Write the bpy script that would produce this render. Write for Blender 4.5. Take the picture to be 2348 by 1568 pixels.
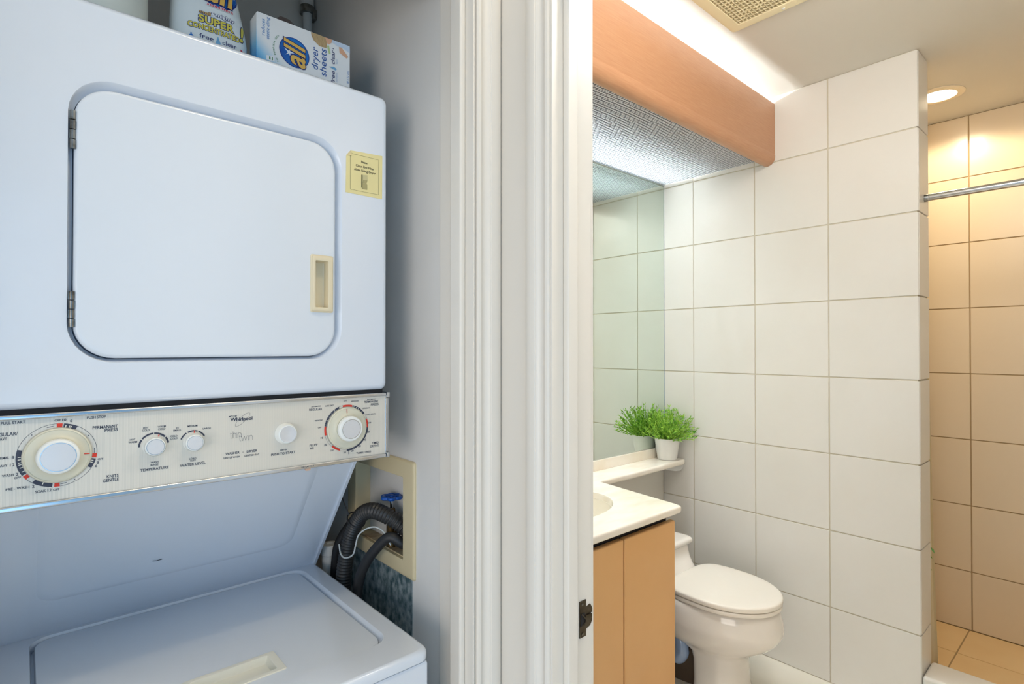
import bpy, bmesh, math, random
from mathutils import Vector, Matrix
# ------------------------------------------------------------------ camera, world, lights
for o in list(bpy.data.objects): bpy.data.objects.remove(o)
S = bpy.context.scene
COL = S.collection
H = 1.344                      # lens height above the floor; heights below are given from the lens
FPX = 1260.5
cam = bpy.data.cameras.new('camera'); co = bpy.data.objects.new('camera', cam); COL.objects.link(co)
cam.sensor_width = 36; cam.sensor_fit = 'HORIZONTAL'; cam.lens = FPX*36/2348; cam.clip_start = .02
co.location = (0, 0, H); co.rotation_euler = (math.radians(90.5), 0, math.radians(48.43-90))
S.camera = co
vs = S.view_settings
vs.view_transform = 'Standard'; vs.look = 'None'; vs.gamma = 1; vs.use_curve_mapping = False
vs.exposure = 0.10
w = bpy.data.worlds.new('daylight'); S.world = w; w.use_nodes = True
w.node_tree.nodes['Background'].inputs[0].default_value = (.36, .66, 1.0, 1)
w.node_tree.nodes['Background'].inputs[1].default_value = .66
def lamp(name, kind, loc, power, col, size=.1, rot=(0,0,0), sy=None, spread=None):
    l = bpy.data.lights.new(name, kind); l.energy = power; l.color = col
    if kind == 'AREA':
        l.size = size
        if sy: l.shape = 'RECTANGLE'; l.size_y = sy
        if spread: l.spread = spread
    else: l.shadow_soft_size = size
    o = bpy.data.objects.new(name, l); COL.objects.link(o)
    o.location = (loc[0], loc[1], loc[2]+H); o.rotation_euler = rot
    return o
def aim(o, t):
    d = Vector((t[0], t[1], t[2]+H)) - o.location
    o.rotation_euler = d.to_track_quat('-Z', 'Y').to_euler()
lamp('hall_ceiling_lamp', 'POINT', (.52, -.02, 1.6), 16, (1, .82, .56), .06)
aim(lamp('hall_window_low', 'AREA', (-.75, -2.2, -.8), 9, (.42, .70, 1), 1.8, sy=1.0), (.2, .9, -.3))
aim(lamp('hall_window_high', 'AREA', (-.75, -2.2, .4), 5.5, (.30, .60, 1), 1.8, sy=1.0), (.2, .9, -.1))
aim(lamp('hall_side_fill', 'AREA', (-2.4, -.9, -.3), 35, (1, .89, .78), 1.6, sy=1.6), (.2, .9, -.2))  # added warm fill from the unseen hall, brightens the casings
lamp('bath_fill', 'POINT', (1.22, .30, 1.0), 18, (1, .985, .96), .12)  # added fill point without a fixture, brightens the bathroom
sh = lamp('shower_lamp', 'SPOT', (2.935, .545, 1.06), 16, (1, .82, .56), .05); sh.data.spot_size = math.radians(164); sh.data.spot_blend = .25
TUBE_E = 135.0

# ------------------------------------------------------------------ materials
def lin(c):
    c = c/255.0
    return c/12.92 if c <= .04045 else ((c+.055)/1.055)**2.4
def rgb(t): return (lin(t[0]), lin(t[1]), lin(t[2]), 1)
MATS = {}
def mat(name, col, rough=.5, metal=0, coat=0, bump=None, var=None, emit=None, trans=0, spec=.5):
    m = bpy.data.materials.new(name); m.use_nodes = True; MATS[name] = m
    nt = m.node_tree; b = nt.nodes['Principled BSDF']
    b.inputs['Base Color'].default_value = rgb(col); b.inputs['Roughness'].default_value = rough
    b.inputs['Metallic'].default_value = metal; b.inputs['Coat Weight'].default_value = coat
    b.inputs['Coat Roughness'].default_value = .08; b.inputs['Specular IOR Level'].default_value = spec
    b.inputs['Transmission Weight'].default_value = trans
    if emit:
        b.inputs['Emission Color'].default_value = rgb(emit[0]); b.inputs['Emission Strength'].default_value = emit[1]
    tc = nt.nodes.new('ShaderNodeTexCoord')
    if bump:
        n = nt.nodes.new('ShaderNodeTexNoise'); n.inputs['Scale'].default_value = bump[0]; n.inputs['Detail'].default_value = 4
        bp = nt.nodes.new('ShaderNodeBump'); bp.inputs['Strength'].default_value = bump[1]; bp.inputs['Distance'].default_value = .002
        nt.links.new(tc.outputs['Object'], n.inputs['Vector']); nt.links.new(n.outputs['Fac'], bp.inputs['Height']); nt.links.new(bp.outputs[0], b.inputs['Normal'])
    if var:   # (second colour, scale, stretch xyz, low, high)
        mp = nt.nodes.new('ShaderNodeMapping'); mp.inputs['Scale'].default_value = var[2]
        n = nt.nodes.new('ShaderNodeTexNoise'); n.inputs['Scale'].default_value = var[1]; n.inputs['Detail'].default_value = 5
        r = nt.nodes.new('ShaderNodeValToRGB'); r.color_ramp.elements[0].position = var[3]; r.color_ramp.elements[1].position = var[4]
        r.color_ramp.elements[0].color = rgb(col); r.color_ramp.elements[1].color = rgb(var[0])
        nt.links.new(tc.outputs['Object'], mp.inputs[0]); nt.links.new(mp.outputs[0], n.inputs['Vector'])
        nt.links.new(n.outputs['Fac'], r.inputs[0]); nt.links.new(r.outputs[0], b.inputs['Base Color'])
    return m
mat('enamel', (217, 225, 236), .22, coat=.35, bump=(60, .03))
mat('enamel_door', (218, 226, 236), .24, coat=.35, bump=(60, .03))
mat('cream_plastic', (226, 214, 184), .38)
mat('ledge', (206, 188, 150), .5, var=((140, 108, 76), 22, (1, 1, 1), .45, .75))
mat('cream_frame', (212, 197, 160), .4, bump=(30, .05))
mat('ivory_plastic', (229, 229, 218), .35)
mat('knob_white', (233, 236, 234), .3)
mat('skirt', (214, 211, 192), .35); mat('skirt_rim', (176, 172, 158), .4)
mat('knob_face', (214, 216, 220), .25, metal=.15)
mat('dark_gap', (22, 24, 28), .7)
mat('gasket', (48, 58, 74), .6)
mat('chrome', (205, 208, 212), .16, metal=1)
mat('steel', (150, 152, 150), .32, metal=1, var=((92, 90, 84), 60, (1, 1, 1), .35, .7))
mat('bronze', (104, 98, 86), .4, metal=1, var=((70, 62, 52), 60, (1, 1, 1), .3, .7))
mat('ink', (58, 64, 82), .6); mat('ink_light', (104, 108, 116), .6)
mat('red_ink', (214, 58, 40), .6); mat('pale_ink', (225, 224, 214), .6)
mat('paint_grey', (226, 224, 220), .6, bump=(90, .06), var=((218, 214, 208), 2.2, (1, 1, 1), .4, .75))
mat('paint_trim', (233, 227, 217), .36, bump=(18, .05))
mat('paint_ceiling', (226, 221, 211), .75, bump=(120, .05))
mat('tile', (228, 225, 219), .36, coat=.05, bump=(7, .05), var=((224, 220, 212), 2.5, (1, 1, 1), .35, .7))
mat('tile_shower', (234, 216, 188), .28, coat=.15, bump=(7, .05))
mat('tile_floor', (244, 214, 164), .35, var=((236, 200, 144), 3, (1, 1, 1), .4, .75))
mat('grout', (206, 198, 178), .8); mat('grout_dark', (176, 150, 112), .85)
mat('floor_bath', (246, 240, 226), .35, bump=(5, .04))
mat('floor_hall', (226, 220, 210), .45, var=((214, 206, 192), 5, (1, 12, 1), .3, .7))
mat('mirror', (226, 236, 228), .0, metal=1); mat('mirror_edge', (96, 140, 168), .2)
mat('wood_peach', (196, 147, 110), .42, coat=.1, var=((186, 134, 98), 30, (.5, 6, 9), .3, .75))
mat('louvre', (128, 132, 136), .35, metal=.6); mat('louvre_lit_edge', (216, 220, 222), .4)  # blades coloured darker for shade, thin strips paler as lit undersides
mat('laminate', (222, 172, 114), .42, bump=(40, .02), var=((215, 163, 104), 3, (1, 1, 1), .35, .7))
mat('laminate_edge', (120, 78, 40), .6)
mat('counter', (246, 238, 225), .18, coat=.3, var=((238, 226, 206), 7, (1, 3, 1), .42, .72))
mat('sink_china', (240, 232, 216), .12, coat=.3)
mat('china', (234, 227, 218), .10, coat=.4)
mat('seat_plastic', (236, 228, 216), .22)
mat('vent_cream', (248, 236, 198), .45); mat('vent_dark', (136, 118, 86), .8)
mat('rubber', (34, 35, 38), .5, bump=(200, .1)); mat('hose_grey', (46, 46, 46), .42)
mat('wire_white', (190, 196, 196), .4); mat('pvc', (214, 214, 210), .4)
mat('brass_old', (120, 96, 58), .42, metal=.9, var=((80, 62, 38), 80, (1, 1, 1), .3, .7))
mat('blue_paint', (22, 84, 172), .35, metal=.2)
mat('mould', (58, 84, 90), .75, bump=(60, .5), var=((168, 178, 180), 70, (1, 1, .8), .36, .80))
mat('stain', (176, 150, 138), .8, var=((190, 172, 162), 30, (1, 1, 1), .3, .7))
mat('paper_yellow', (226, 215, 158), .7); mat('paper_edge', (214, 198, 150), .7)
mat('sketch_dark', (96, 92, 62), .8); mat('sketch_mid', (168, 160, 114), .8); mat('sketch_light', (196, 188, 142), .8); mat('ink_brown', (84, 76, 54), .7)
mat('bottle', (230, 236, 235), .3, coat=.1); mat('jug', (234, 236, 224), .4)
mat('navy', (34, 38, 104), .5); mat('gold', (232, 186, 92), .5); mat('yellow', (224, 208, 82), .5)
mat('logo_blue', (24, 118, 200), .45, var=((12, 66, 156), 14, (1, 1, 1), .4, .7)); mat('logo_edge', (22, 58, 142), .5)
mat('white_ink', (240, 242, 244), .5); mat('crimson', (204, 36, 66), .5); mat('sky_ink', (92, 140, 196), .5); mat('royal_ink', (30, 84, 160), .5)
mat('green_ink', (70, 140, 84), .5); mat('drop', (120, 176, 214), .4); mat('hair', (204, 176, 130), .6, var=((168, 136, 92), 260, (6, 1, .4), .35, .7))
mat('skin', (228, 176, 142), .6); mat('leaf_print', (196, 214, 152), .6); mat('cloth_print', (206, 220, 236), .6)
mat('pot', (232, 230, 226), .35); mat('soil', (52, 44, 32), .9)
mat('lamp_glow', (255, 236, 200), .4, emit=((255, 236, 204), 24)); mat('lamp_trim', (244, 230, 204), .4)
mat('tube_glow', (255, 255, 255), .4, emit=((240, 250, 255), TUBE_E))
mat('fixture_white', (232, 232, 230), .5)
mat('curtain_green', (112, 170, 92), .7)
mat('trap_blue_sheen', (150, 172, 206), .10, coat=.5); mat('base_shade', (88, 72, 56), .8)
mat('latch_tab', (214, 176, 150), .5)
# leaves: three greens picked by position
m = mat('curtain', (244, 236, 212), .7); nt = m.node_tree
tr = nt.nodes.new('ShaderNodeBsdfTranslucent'); tr.inputs[0].default_value = rgb((244, 236, 212)); mx = nt.nodes.new('ShaderNodeMixShader'); mx.inputs[0].default_value = .6
nt.links.new(nt.nodes['Principled BSDF'].outputs[0], mx.inputs[1]); nt.links.new(tr.outputs[0], mx.inputs[2]); nt.links.new(mx.outputs[0], nt.nodes['Material Output'].inputs['Surface'])
m = mat('leaf', (178, 216, 84), .5, var=((96, 160, 44), 55, (1, 1, 1), .38, .62)); m.node_tree.nodes['Principled BSDF'].inputs['Subsurface Weight'].default_value = 0
# fascia: cream with fine vertical stripes
m = mat('fascia', (214, 210, 198), .32, metal=.1)
nt = m.node_tree; b = nt.nodes['Principled BSDF']; tc = nt.nodes.new('ShaderNodeTexCoord'); wv = nt.nodes.new('ShaderNodeTexWave'); wv.bands_direction = 'X'
wv.inputs['Scale'].default_value = 230; rp = nt.nodes.new('ShaderNodeValToRGB')
rp.color_ramp.elements[0].color = rgb((206, 203, 194)); rp.color_ramp.elements[1].color = rgb((222, 218, 208))
rp.color_ramp.elements[0].position = .25; rp.color_ramp.elements[1].position = .6
nt.links.new(tc.outputs['Object'], wv.inputs['Vector']); nt.links.new(wv.outputs['Fac'], rp.inputs[0]); nt.links.new(rp.outputs[0], b.inputs['Base Color'])
# carton: printed blue corner fading to white
def carton(name, ax, a0, a1):
    m = mat(name, (232, 232, 230), .5); nt = m.node_tree; b = nt.nodes['Principled BSDF']
    tc = nt.nodes.new('ShaderNodeTexCoord'); vm = nt.nodes.new('ShaderNodeVectorMath'); vm.operation = 'DOT_PRODUCT'; vm.inputs[1].default_value = ax
    mr = nt.nodes.new('ShaderNodeMapRange'); mr.inputs[1].default_value = a0; mr.inputs[2].default_value = a1; mr.interpolation_type = 'SMOOTHSTEP'
    rp = nt.nodes.new('ShaderNodeValToRGB'); rp.color_ramp.elements[0].color = rgb((20, 138, 206)); rp.color_ramp.elements[1].color = rgb((243, 243, 240))
    e = rp.color_ramp.elements.new(.45); e.color = rgb((140, 200, 232))
    nt.links.new(tc.outputs['Object'], vm.inputs[0]); nt.links.new(vm.outputs['Value'], mr.inputs[0]); nt.links.new(mr.outputs[0], rp.inputs[0]); nt.links.new(rp.outputs[0], b.inputs['Base Color'])

# ------------------------------------------------------------------ building helpers
def root_loc(o):
    v = Vector((0, 0, 0))
    while o: v += o.location; o = o.parent
    return v
def tag(o, label=None, cat=None, group=None, kind=None):
    if label: o['label'] = label
    if cat: o['category'] = cat
    if group: o['group'] = group
    if kind: o['kind'] = kind
    return o
def obj(name, bm, m, parent=None, smooth=35, wn=True, base=True):
    """link a bmesh (given in lens-height coordinates) as one object"""
    bmesh.ops.recalc_face_normals(bm, faces=bm.faces[:])
    me = bpy.data.meshes.new(name)
    bmesh.ops.translate(bm, verts=bm.verts[:], vec=(0, 0, H))
    o = bpy.data.objects.new(name, me)
    if parent: off = root_loc(parent)
    elif base and len(bm.verts):
        xs = [v.co for v in bm.verts]
        off = Vector(((min(c.x for c in xs)+max(c.x for c in xs))/2, (min(c.y for c in xs)+max(c.y for c in xs))/2, min(c.z for c in xs)))
        o.location = off
    else: off = Vector((0, 0, 0))
    bmesh.ops.translate(bm, verts=bm.verts[:], vec=-off)
    bm.to_mesh(me); bm.free()
    me.materials.append(MATS[m] if isinstance(m, str) else m)
    COL.objects.link(o)
    if parent: o.parent = parent
    if smooth:
        me.shade_smooth(); me.set_sharp_from_angle(angle=math.radians(smooth))
        if wn:
            md = o.modifiers.new('normals', 'WEIGHTED_NORMAL'); md.keep_sharp = True
    return o
def thing(name, label, cat, loc, group=None):
    o = bpy.data.objects.new(name, None); COL.objects.link(o); o.empty_display_size = .05
    o.location = (loc[0], loc[1], loc[2]+H)
    return tag(o, label, cat, group)
def B(): return bmesh.new()
def box(bm, lo, hi, bev=0, seg=2):
    c = [(a+b)/2 for a, b in zip(lo, hi)]; s = [b-a for a, b in zip(lo, hi)]
    r = bmesh.ops.create_cube(bm, size=1, matrix=Matrix.Translation(c) @ Matrix.Diagonal((*s, 1)))
    if bev:
        es = list({e for v in r['verts'] for e in v.link_edges})
        bmesh.ops.bevel(bm, geom=es, offset=bev, segments=seg, profile=.5, affect='EDGES')
    return bm
def bx(lo, hi, bev=0, seg=2): return box(B(), lo, hi, bev, seg)
def loft(bm, loops, cap0=True, cap1=True, closed=True):
    vl = [[bm.verts.new(p) for p in L] for L in loops]
    n = len(vl[0])
    for a, b in zip(vl[:-1], vl[1:]):
        for i in range(n if closed else n-1):
            j = (i+1) % n
            bm.faces.new((a[i], a[j], b[j], b[i]))
    if cap0: bm.faces.new(vl[0][::-1])
    if cap1: bm.faces.new(vl[-1])
    return vl
def rrect(x0, x1, z0, z1, r, n=8):
    pts = []
    for cx, cz, a0 in ((x1-r, z1-r, 0), (x0+r, z1-r, 90), (x0+r, z0+r, 180), (x1-r, z0+r, 270)):
        for i in range(n+1):
            a = math.radians(a0+90*i/n); pts.append((cx+r*math.cos(a), cz+r*math.sin(a)))
    return pts
def xz(pts, y): return [(p[0], y, p[1]) for p in pts]
def xy(pts, z): return [(p[0], p[1], z) for p in pts]
def yz(pts, x): return [(x, p[0], p[1]) for p in pts]
def lathe(bm, prof, c, axis='z', n=32):
    loops = []
    for r, h in prof:
        L = []
        for i in range(n):
            a = 2*math.pi*i/n; u, v = max(r, 1e-5)*math.cos(a), max(r, 1e-5)*math.sin(a)
            p = {'z': (u, v, h), 'y': (u, h, v), 'x': (h, u, v)}[axis]
            L.append((c[0]+p[0], c[1]+p[1], c[2]+p[2]))
        loops.append(L)
    loft(bm, loops); return bm
def smoothpath(pts, k=6):
    P = [Vector(p) for p in pts]; out = []
    for i in range(len(P)-1):
        p0, p1, p2, p3 = P[max(i-1, 0)], P[i], P[i+1], P[min(i+2, len(P)-1)]
        for s in range(k):
            t = s/k
            out.append(.5*((2*p1)+(p2-p0)*t+(2*p0-5*p1+4*p2-p3)*t*t+(3*p1-p0-3*p2+p3)*t**3))
    out.append(P[-1]); return out
def tube(bm, pts, r, n=12, cap=True):
    P = [Vector(p) for p in pts]; m = len(P); loops = []
    T = [(P[min(i+1, m-1)]-P[max(i-1, 0)]).normalized() for i in range(m)]
    N = T[0].orthogonal().normalized()
    for i in range(m):
        N = (N - T[i]*N.dot(T[i])).normalized(); Bn = T[i].cross(N)
        rr = r[i] if isinstance(r, (list, tuple)) else r
        loops.append([P[i]+rr*(math.cos(2*math.pi*k/n)*N+math.sin(2*math.pi*k/n)*Bn) for k in range(n)])
    loft(bm, loops, cap, cap); return bm
def hole_plate(bm, outer, inner):
    """planar face between two loops of 3-D points"""
    def ring(L):
        v = [bm.verts.new(p) for p in L]
        return v, [bm.edges.new((v[i], v[(i+1) % len(v)])) for i in range(len(v))]
    a, ea = ring(outer); b, eb = ring(inner)
    bmesh.ops.triangle_fill(bm, edges=ea+eb, use_beauty=True)
    return a, b
def bridge(bm, a, b):
    n = len(a)
    for i in range(n): bm.faces.new((a[i], a[(i+1) % n], b[(i+1) % n], b[i]))
def extrude_prof(bm, prof, axis, a, b):
    """closed profile of 2-D points swept along an axis from a to b"""
    f = {'z': lambda p, t: (p[0], p[1], t), 'x': lambda p, t: (t, p[0], p[1]), 'y': lambda p, t: (p[0], t, p[1])}[axis]
    loft(bm, [[f(p, a) for p in prof], [f(p, b) for p in prof]]); return bm
# --- flat print
FC = bpy.data.curves.new('type', 'FONT'); FO = bpy.data.objects.new('type', FC); COL.objects.link(FO); FC.resolution_u = 3
def glyphs(s, off=0.0, shear=0.0):
    FC.body = s; FC.offset = off; FC.shear = shear
    dg = bpy.context.evaluated_depsgraph_get(); dg.update()
    me = FO.evaluated_get(dg).to_mesh()
    V = [tuple(v.co) for v in me.vertices]; F = [tuple(p.vertices) for p in me.polygons]
    FO.evaluated_get(dg).to_mesh_clear()
    return V, F
hv, _ = glyphs('H'); CAPH = max(v[1] for v in hv)
def word(bm, s, length, h, fn, off=0.0, shear=0.0, extra=0.0):
    """letters of cap height h filling a length; fn maps (along, up) to a 3-D point"""
    V0, _ = glyphs(s, 0, shear); x0 = min(v[0] for v in V0); x1 = max(v[0] for v in V0)
    V, F = glyphs(s, off+extra, shear) if off+extra else (V0, glyphs(s, 0, shear)[1])
    kx = length/(x1-x0); ky = h/CAPH
    vs = [bm.verts.new(fn((v[0]-x0)*kx, v[1]*ky)) for v in V]
    for f in F:
        try: bm.faces.new([vs[i] for i in f])
        except ValueError: pass
def sector(bm, cx, cz, y, r0, r1, a0, a1):
    """printed ring piece, angles clockwise from 12 o'clock"""
    n = max(2, int(abs(a1-a0)/5))
    p = []
    for i in range(n+1):
        a = math.radians(a0+(a1-a0)*i/n)
        p.append((bm.verts.new((cx+r0*math.sin(a), y, cz+r0*math.cos(a))), bm.verts.new((cx+r1*math.sin(a), y, cz+r1*math.cos(a)))))
    for a, b in zip(p[:-1], p[1:]): bm.faces.new((a[0], a[1], b[1], b[0]))
def poly(bm, pts): bm.faces.new([bm.verts.new(p) for p in pts])

# ------------------------------------------------------------------ the setting
def struct(name, bm, m, **k):
    return tag(obj(name, bm, m, base=False, **k), kind='structure')
CE, FL = 1.083, -1.344
HC = 1.75                      # unseen hall ceiling, raised so its lamp lights the washer lid more
struct('ceiling', bx((.68, -3, CE), (3.45, 1.75, CE+.08)), 'paint_ceiling', smooth=0)
struct('ceiling_hall_unseen', bx((-3, -3, HC), (.68, .9, HC+.08)), 'paint_ceiling', smooth=0)
struct('ceiling_closet', bx((-.28, .9, CE), (.68, 1.75, CE+.08)), 'paint_grey', smooth=0)
struct('floor', bx((.767, -.5, FL-.05), (3.45, 1.75, FL)), 'floor_bath', smooth=0)
struct('floor_hall', bx((-3, -3, FL-.05), (.767, 1.75, FL)), 'floor_hall', smooth=0)
struct('wall_back', bx((-.3, 1.575, FL), (2.5, 1.72, CE)), 'paint_ceiling', smooth=0)
WX = .613
b = B()      # wall between the laundry closet and the bathroom, with the hole for the hose box
y0, y1, z0, z1 = 1.037, 1.262, -.456, -.279
box(b, (WX, .798, FL), (.767, y0, CE)); box(b, (WX, y1, FL), (.767, 1.575, CE))
box(b, (WX, y0, FL), (.767, y1, z0)); box(b, (WX, y0, z1), (.767, y1, CE)); box(b, (WX+.07, y0, z0), (.767, y1, z1))
wall_closet = struct('wall_closet_right', b, 'paint_grey', smooth=0)
b = bx((.672, .656, FL), (.767, .798, HC)); struct('wall_door_left', b, 'paint_trim', smooth=0)
b = B(); box(b, (.672, -.06, .70), (.767, .656, HC)); box(b, (.672, -3, FL), (.767, -.06, HC))
struct('wall_door_right', b, 'paint_trim', smooth=0)
struct('wall_closet_left', bx((-.28, .9, FL), (-.2, 1.575, CE)), 'paint_grey', smooth=0)
struct('wall_closet_front', bx((-3, .798, FL), (-.2, .9, HC)), 'paint_trim', smooth=0)
struct('wall_closet_header', bx((-.2, .798, .70), (WX, .9, HC)), 'paint_trim', smooth=0)
struct('wall_bath_right', bx((.767, -.5, FL), (3.45, -.42, CE)), 'tile', smooth=0)
struct('wall_shower_left', bx((2.563, 1.1, FL), (3.4, 1.18, CE)), 'tile_shower', smooth=0)
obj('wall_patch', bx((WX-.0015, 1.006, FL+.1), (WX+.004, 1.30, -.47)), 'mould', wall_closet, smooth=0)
# door casings: moulded profile (distance from the opening, thickness)
CP = [(0, 0), (0, .006), (.002, .0092), (.006, .0105), (.010, .0092), (.0125, .0072), (.0155, .0066), (.019, .0074), (.023, .0095), (.0255, .0125), (.0275, .0128), (.0285, .0150), (.036, .0168), (.044, .0160), (.049, .0140), (.0525, .0120), (.0535, .0105), (.0535, 0)]
b = extrude_prof(B(), [(.6165+u, .798-t) for u, t in CP], 'z', FL, .72); struct('trim_closet_casing', b, 'paint_trim', smooth=28, wn=False)
b = extrude_prof(B(), [(.672-t, .6555+u) for u, t in CP], 'z', FL, .72); struct('trim_bath_casing', b, 'paint_trim', smooth=28, wn=False)
b = B(); box(b, (.609, .793, FL), (.6135, .90, .70), .0015); struct('trim_closet_jamb', b, 'paint_trim')
b = B(); box(b, (.597, .816, FL), (.6095, .850, .70), .004, 3); struct('trim_closet_stop', b, 'paint_trim')
jamb = struct('trim_bath_jamb', bx((.667, .650, FL), (.768, .656, .70), .0015), 'paint_trim')
struct('trim_bath_stop', bx((.693, .637, FL), (.7195, .6505, .70), .004, 3), 'paint_trim')
struct('trim_bath_inner_casing', bx((.767, .653, FL), (.778, .72, .72), .002), 'paint_trim')
b = B(); box(b, (.6165, .782, .70), (-.2, .798, .76)); struct('trim_closet_head', b, 'paint_trim', smooth=0)
# strike plate on the jamb
zs = -.482
b = B(); pts = [(.7345, zs-.032), (.7515, zs-.032), (.7515, zs-.020), (.7625, zs-.017), (.7675, zs-.010), (.7685, zs+.012), (.763, zs+.021), (.7515, zs+.018), (.7515, zs+.032), (.7345, zs+.032)]
loft(b, [xz(pts, .6497), xz(pts, .6482)])
sp = obj('strike_plate', b, 'bronze', jamb)
b = B(); box(b, (.7365, .6470, zs-.012), (.7475, .6485, zs+.010), .0005); obj('latch_hole', b, 'dark_gap', sp)
b = B(); tube(b, smoothpath([(.738, .6475, zs+.010), (.744, .6462, zs+.004), (.7475, .6455, zs-.002), (.745, .6462, zs-.008), (.739, .6475, zs-.011)]), .0012, 6)
box(b, (.748, .6455, zs-.004), (.7655, .6483, zs+.0045), .001); obj('spring_tongue', b, 'bronze', sp)
for k in (-.026, .026):
    o = obj('screw', lathe(B(), [(.0024, 0), (.0024, -.0008), (0, -.0012)], (.7415, .6482, zs+k), 'y', 12), 'steel', sp)
b = lathe(B(), [(.002, 0), (.002, -.0006), (0, -.0008)], (.766, .6482, zs+.003), 'y', 10); obj('paint_chip', b, 'white_ink', sp)

# tiled bathroom wall: grout bed and one object per tile
TW, TH, G = .2984, .30686, .0045
def bounds(v0, step, lo, hi):
    k = math.ceil((lo-v0)/step-1e-6); L = [lo]
    while v0+k*step < hi-1e-6:
        if v0+k*step > lo+1e-6: L.append(v0+k*step)
        k += 1
    return L+[hi]
wall_right = struct('wall_right', bx((2.4235, .5145, FL), (2.5595, 1.575, CE)), 'grout', smooth=0)
rows = bounds(1.1057, -TH, 0, 0) if 0 else [FL]+[1.1057-TH*r for r in range(7, 0, -1)]+[CE]
cols = [.5104+TW*i for i in range(4)]+[1.575]
g = G/2
random.seed(3)
for i in range(len(cols)-1):
    for j in range(len(rows)-1):
        d = random.uniform(-.0004, .0004)
        obj('tile', bx((2.42+d, cols[i]+(g if i else 0), rows[j]+g), (2.426, cols[i+1]-g, rows[j+1]-g), .0022), 'tile', wall_right)
for j in range(len(rows)-1):
    obj('tile', bx((2.4265, .5085, rows[j]+g), (2.563, .516, rows[j+1]-g), .0022), 'tile', wall_right)
wall_shower = struct('wall_shower', bx((3.3, -.42, FL), (3.42, 1.1, CE)), 'grout_dark', smooth=0)
cols = [-.42, -.097, .2016, .5, .7984, 1.1]
rows = [-1.318]+[.795-.307*k for k in range(6, -1, -1)]+[CE]
for i in range(len(cols)-1):
    for j in range(len(rows)-1):
        obj('tile', bx((3.2965+random.uniform(-.0004, .0004), cols[i]+g, rows[j]+g), (3.302, cols[i+1]-g, rows[j+1]-g), .0022), 'tile_shower', wall_shower)
fs = struct('floor_shower', bx((2.563, -.42, FL), (3.3, 1.1, -1.321)), 'grout_dark', smooth=0)
for xa, xb in ((2.563, 2.715), (2.715, 3.015), (3.015, 3.297)):
    for ya, yb in ((-.42, -.09), (-.09, .21), (.21, .51), (.51, .81), (.81, 1.1)):
        obj('tile', bx((xa+g, ya+g, -1.324), (xb-g, yb-g, -1.318), .002), 'tile_floor', fs)
struct('trim_shower_curb', bx((2.415, -.42, FL), (2.563, .507, -1.180), .012, 3), 'tile')

# ------------------------------------------------------------------ stacked washer and dryer
YF = .965
L0, R0 = -.079, .5305
wd = thing('washer_dryer', 'white stacked washer and dryer with cream control panel filling the closet', 'washer dryer', (.226, 1.2, FL))
# dryer cabinet with the sunk door field
b = B(); N = 8
DT = .487
Lp = [xz(rrect(L0, R0, -.083, DT, .012, N), 1.54)]
for t in (0, 30, 60, 90):
    a = math.radians(t); k = .010*(1-math.cos(a)); Lp.append(xz(rrect(L0+k, R0-k, -.083+k, DT-k, .012, N), YF+.010*(1-math.sin(a))))
dx0, dx1, dz0, dz1 = .0495, .4245, -.0165, .3665
def off(e, f=0): return rrect(dx0-e, dx1+e, dz0-e, dz1+e, .048+e, N)
for e, dy in ((.0125, 0), (.0115, .0006), (.009, .0035), (.006, .0085), (.003, .0125), (.0012, .0135)): 
    l = max(e-.008, .0012) if 0 else e
    Lp.append(xz(rrect(dx0-min(e, .0048)-.15*e, dx1+e, dz0-.5*e, dz1+e, .048+e*.5, N), YF+dy))
Lp.append(xz(rrect(dx0+.01, dx1-.01, dz0+.01, dz1-.01, .04, N), YF+.016))
loft(b, Lp); obj('dryer_cabinet', b, 'enamel', wd, smooth=40)
obj('door_gasket', loft_b if 0 else (lambda bb: (loft(bb, [xz(rrect(dx0-.0012, dx1+.0010, dz0-.0012, dz1+.001, .048, N), YF+.0150), xz(rrect(dx0-.0012, dx1+.001, dz0-.0012, dz1+.001, .048, N), YF+.0125)]), bb)[1])(B()), 'gasket', wd)
# door, with the pull's pocket cut through its face
hx0, hx1, hz0, hz1 = .3775, .4190, .0615, .1640
ix0, ix1, iz0, iz1 = .3850, .4085, .0700, .1535
b = B(); yo = YF-.0015
oa = xz(rrect(dx0+.0055, dx1-.0055, dz0+.0055, dz1-.0055, .0435, N), yo)
ia = xz(rrect(hx0+.003, hx1-.003, hz0+.003, hz1-.003, .002, 2), yo)
va, vb = hole_plate(b, oa, ia)
prev = va
for e, dy in ((.003, .0006), (.001, .0022), (0, .005), (0, .0125)):
    nv = [b.verts.new(p) for p in xz(rrect(dx0+e, dx1-e, dz0+e, dz1-e, .048-e, N), yo+dy)]; bridge(b, prev, nv); prev = nv
door = obj('dryer_door', b, 'enamel_door', wd, smooth=40)
b = B()
def hl(e, y, r=.003): return xz(rrect(hx0+e, hx1-e, hz0+e, hz1-e, r, 3), y)
def il(e, y, r=.002): return xz(rrect(ix0+e, ix1-e, iz0+e, iz1-e, r, 3), y)
loft(b, [hl(0, yo+.004), hl(0, yo-.0012), hl(.0006, yo-.0018), hl(.0020, yo-.0020), hl(.0022, yo-.0050), hl(.0036, yo-.0062), il(-.0010, yo-.0062), il(0, yo-.0056), il(.0004, yo+.002), il(.001, yo+.012), il(.003, yo+.0135)], cap0=False)
obj('door_handle', b, 'cream_plastic', door)
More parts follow.
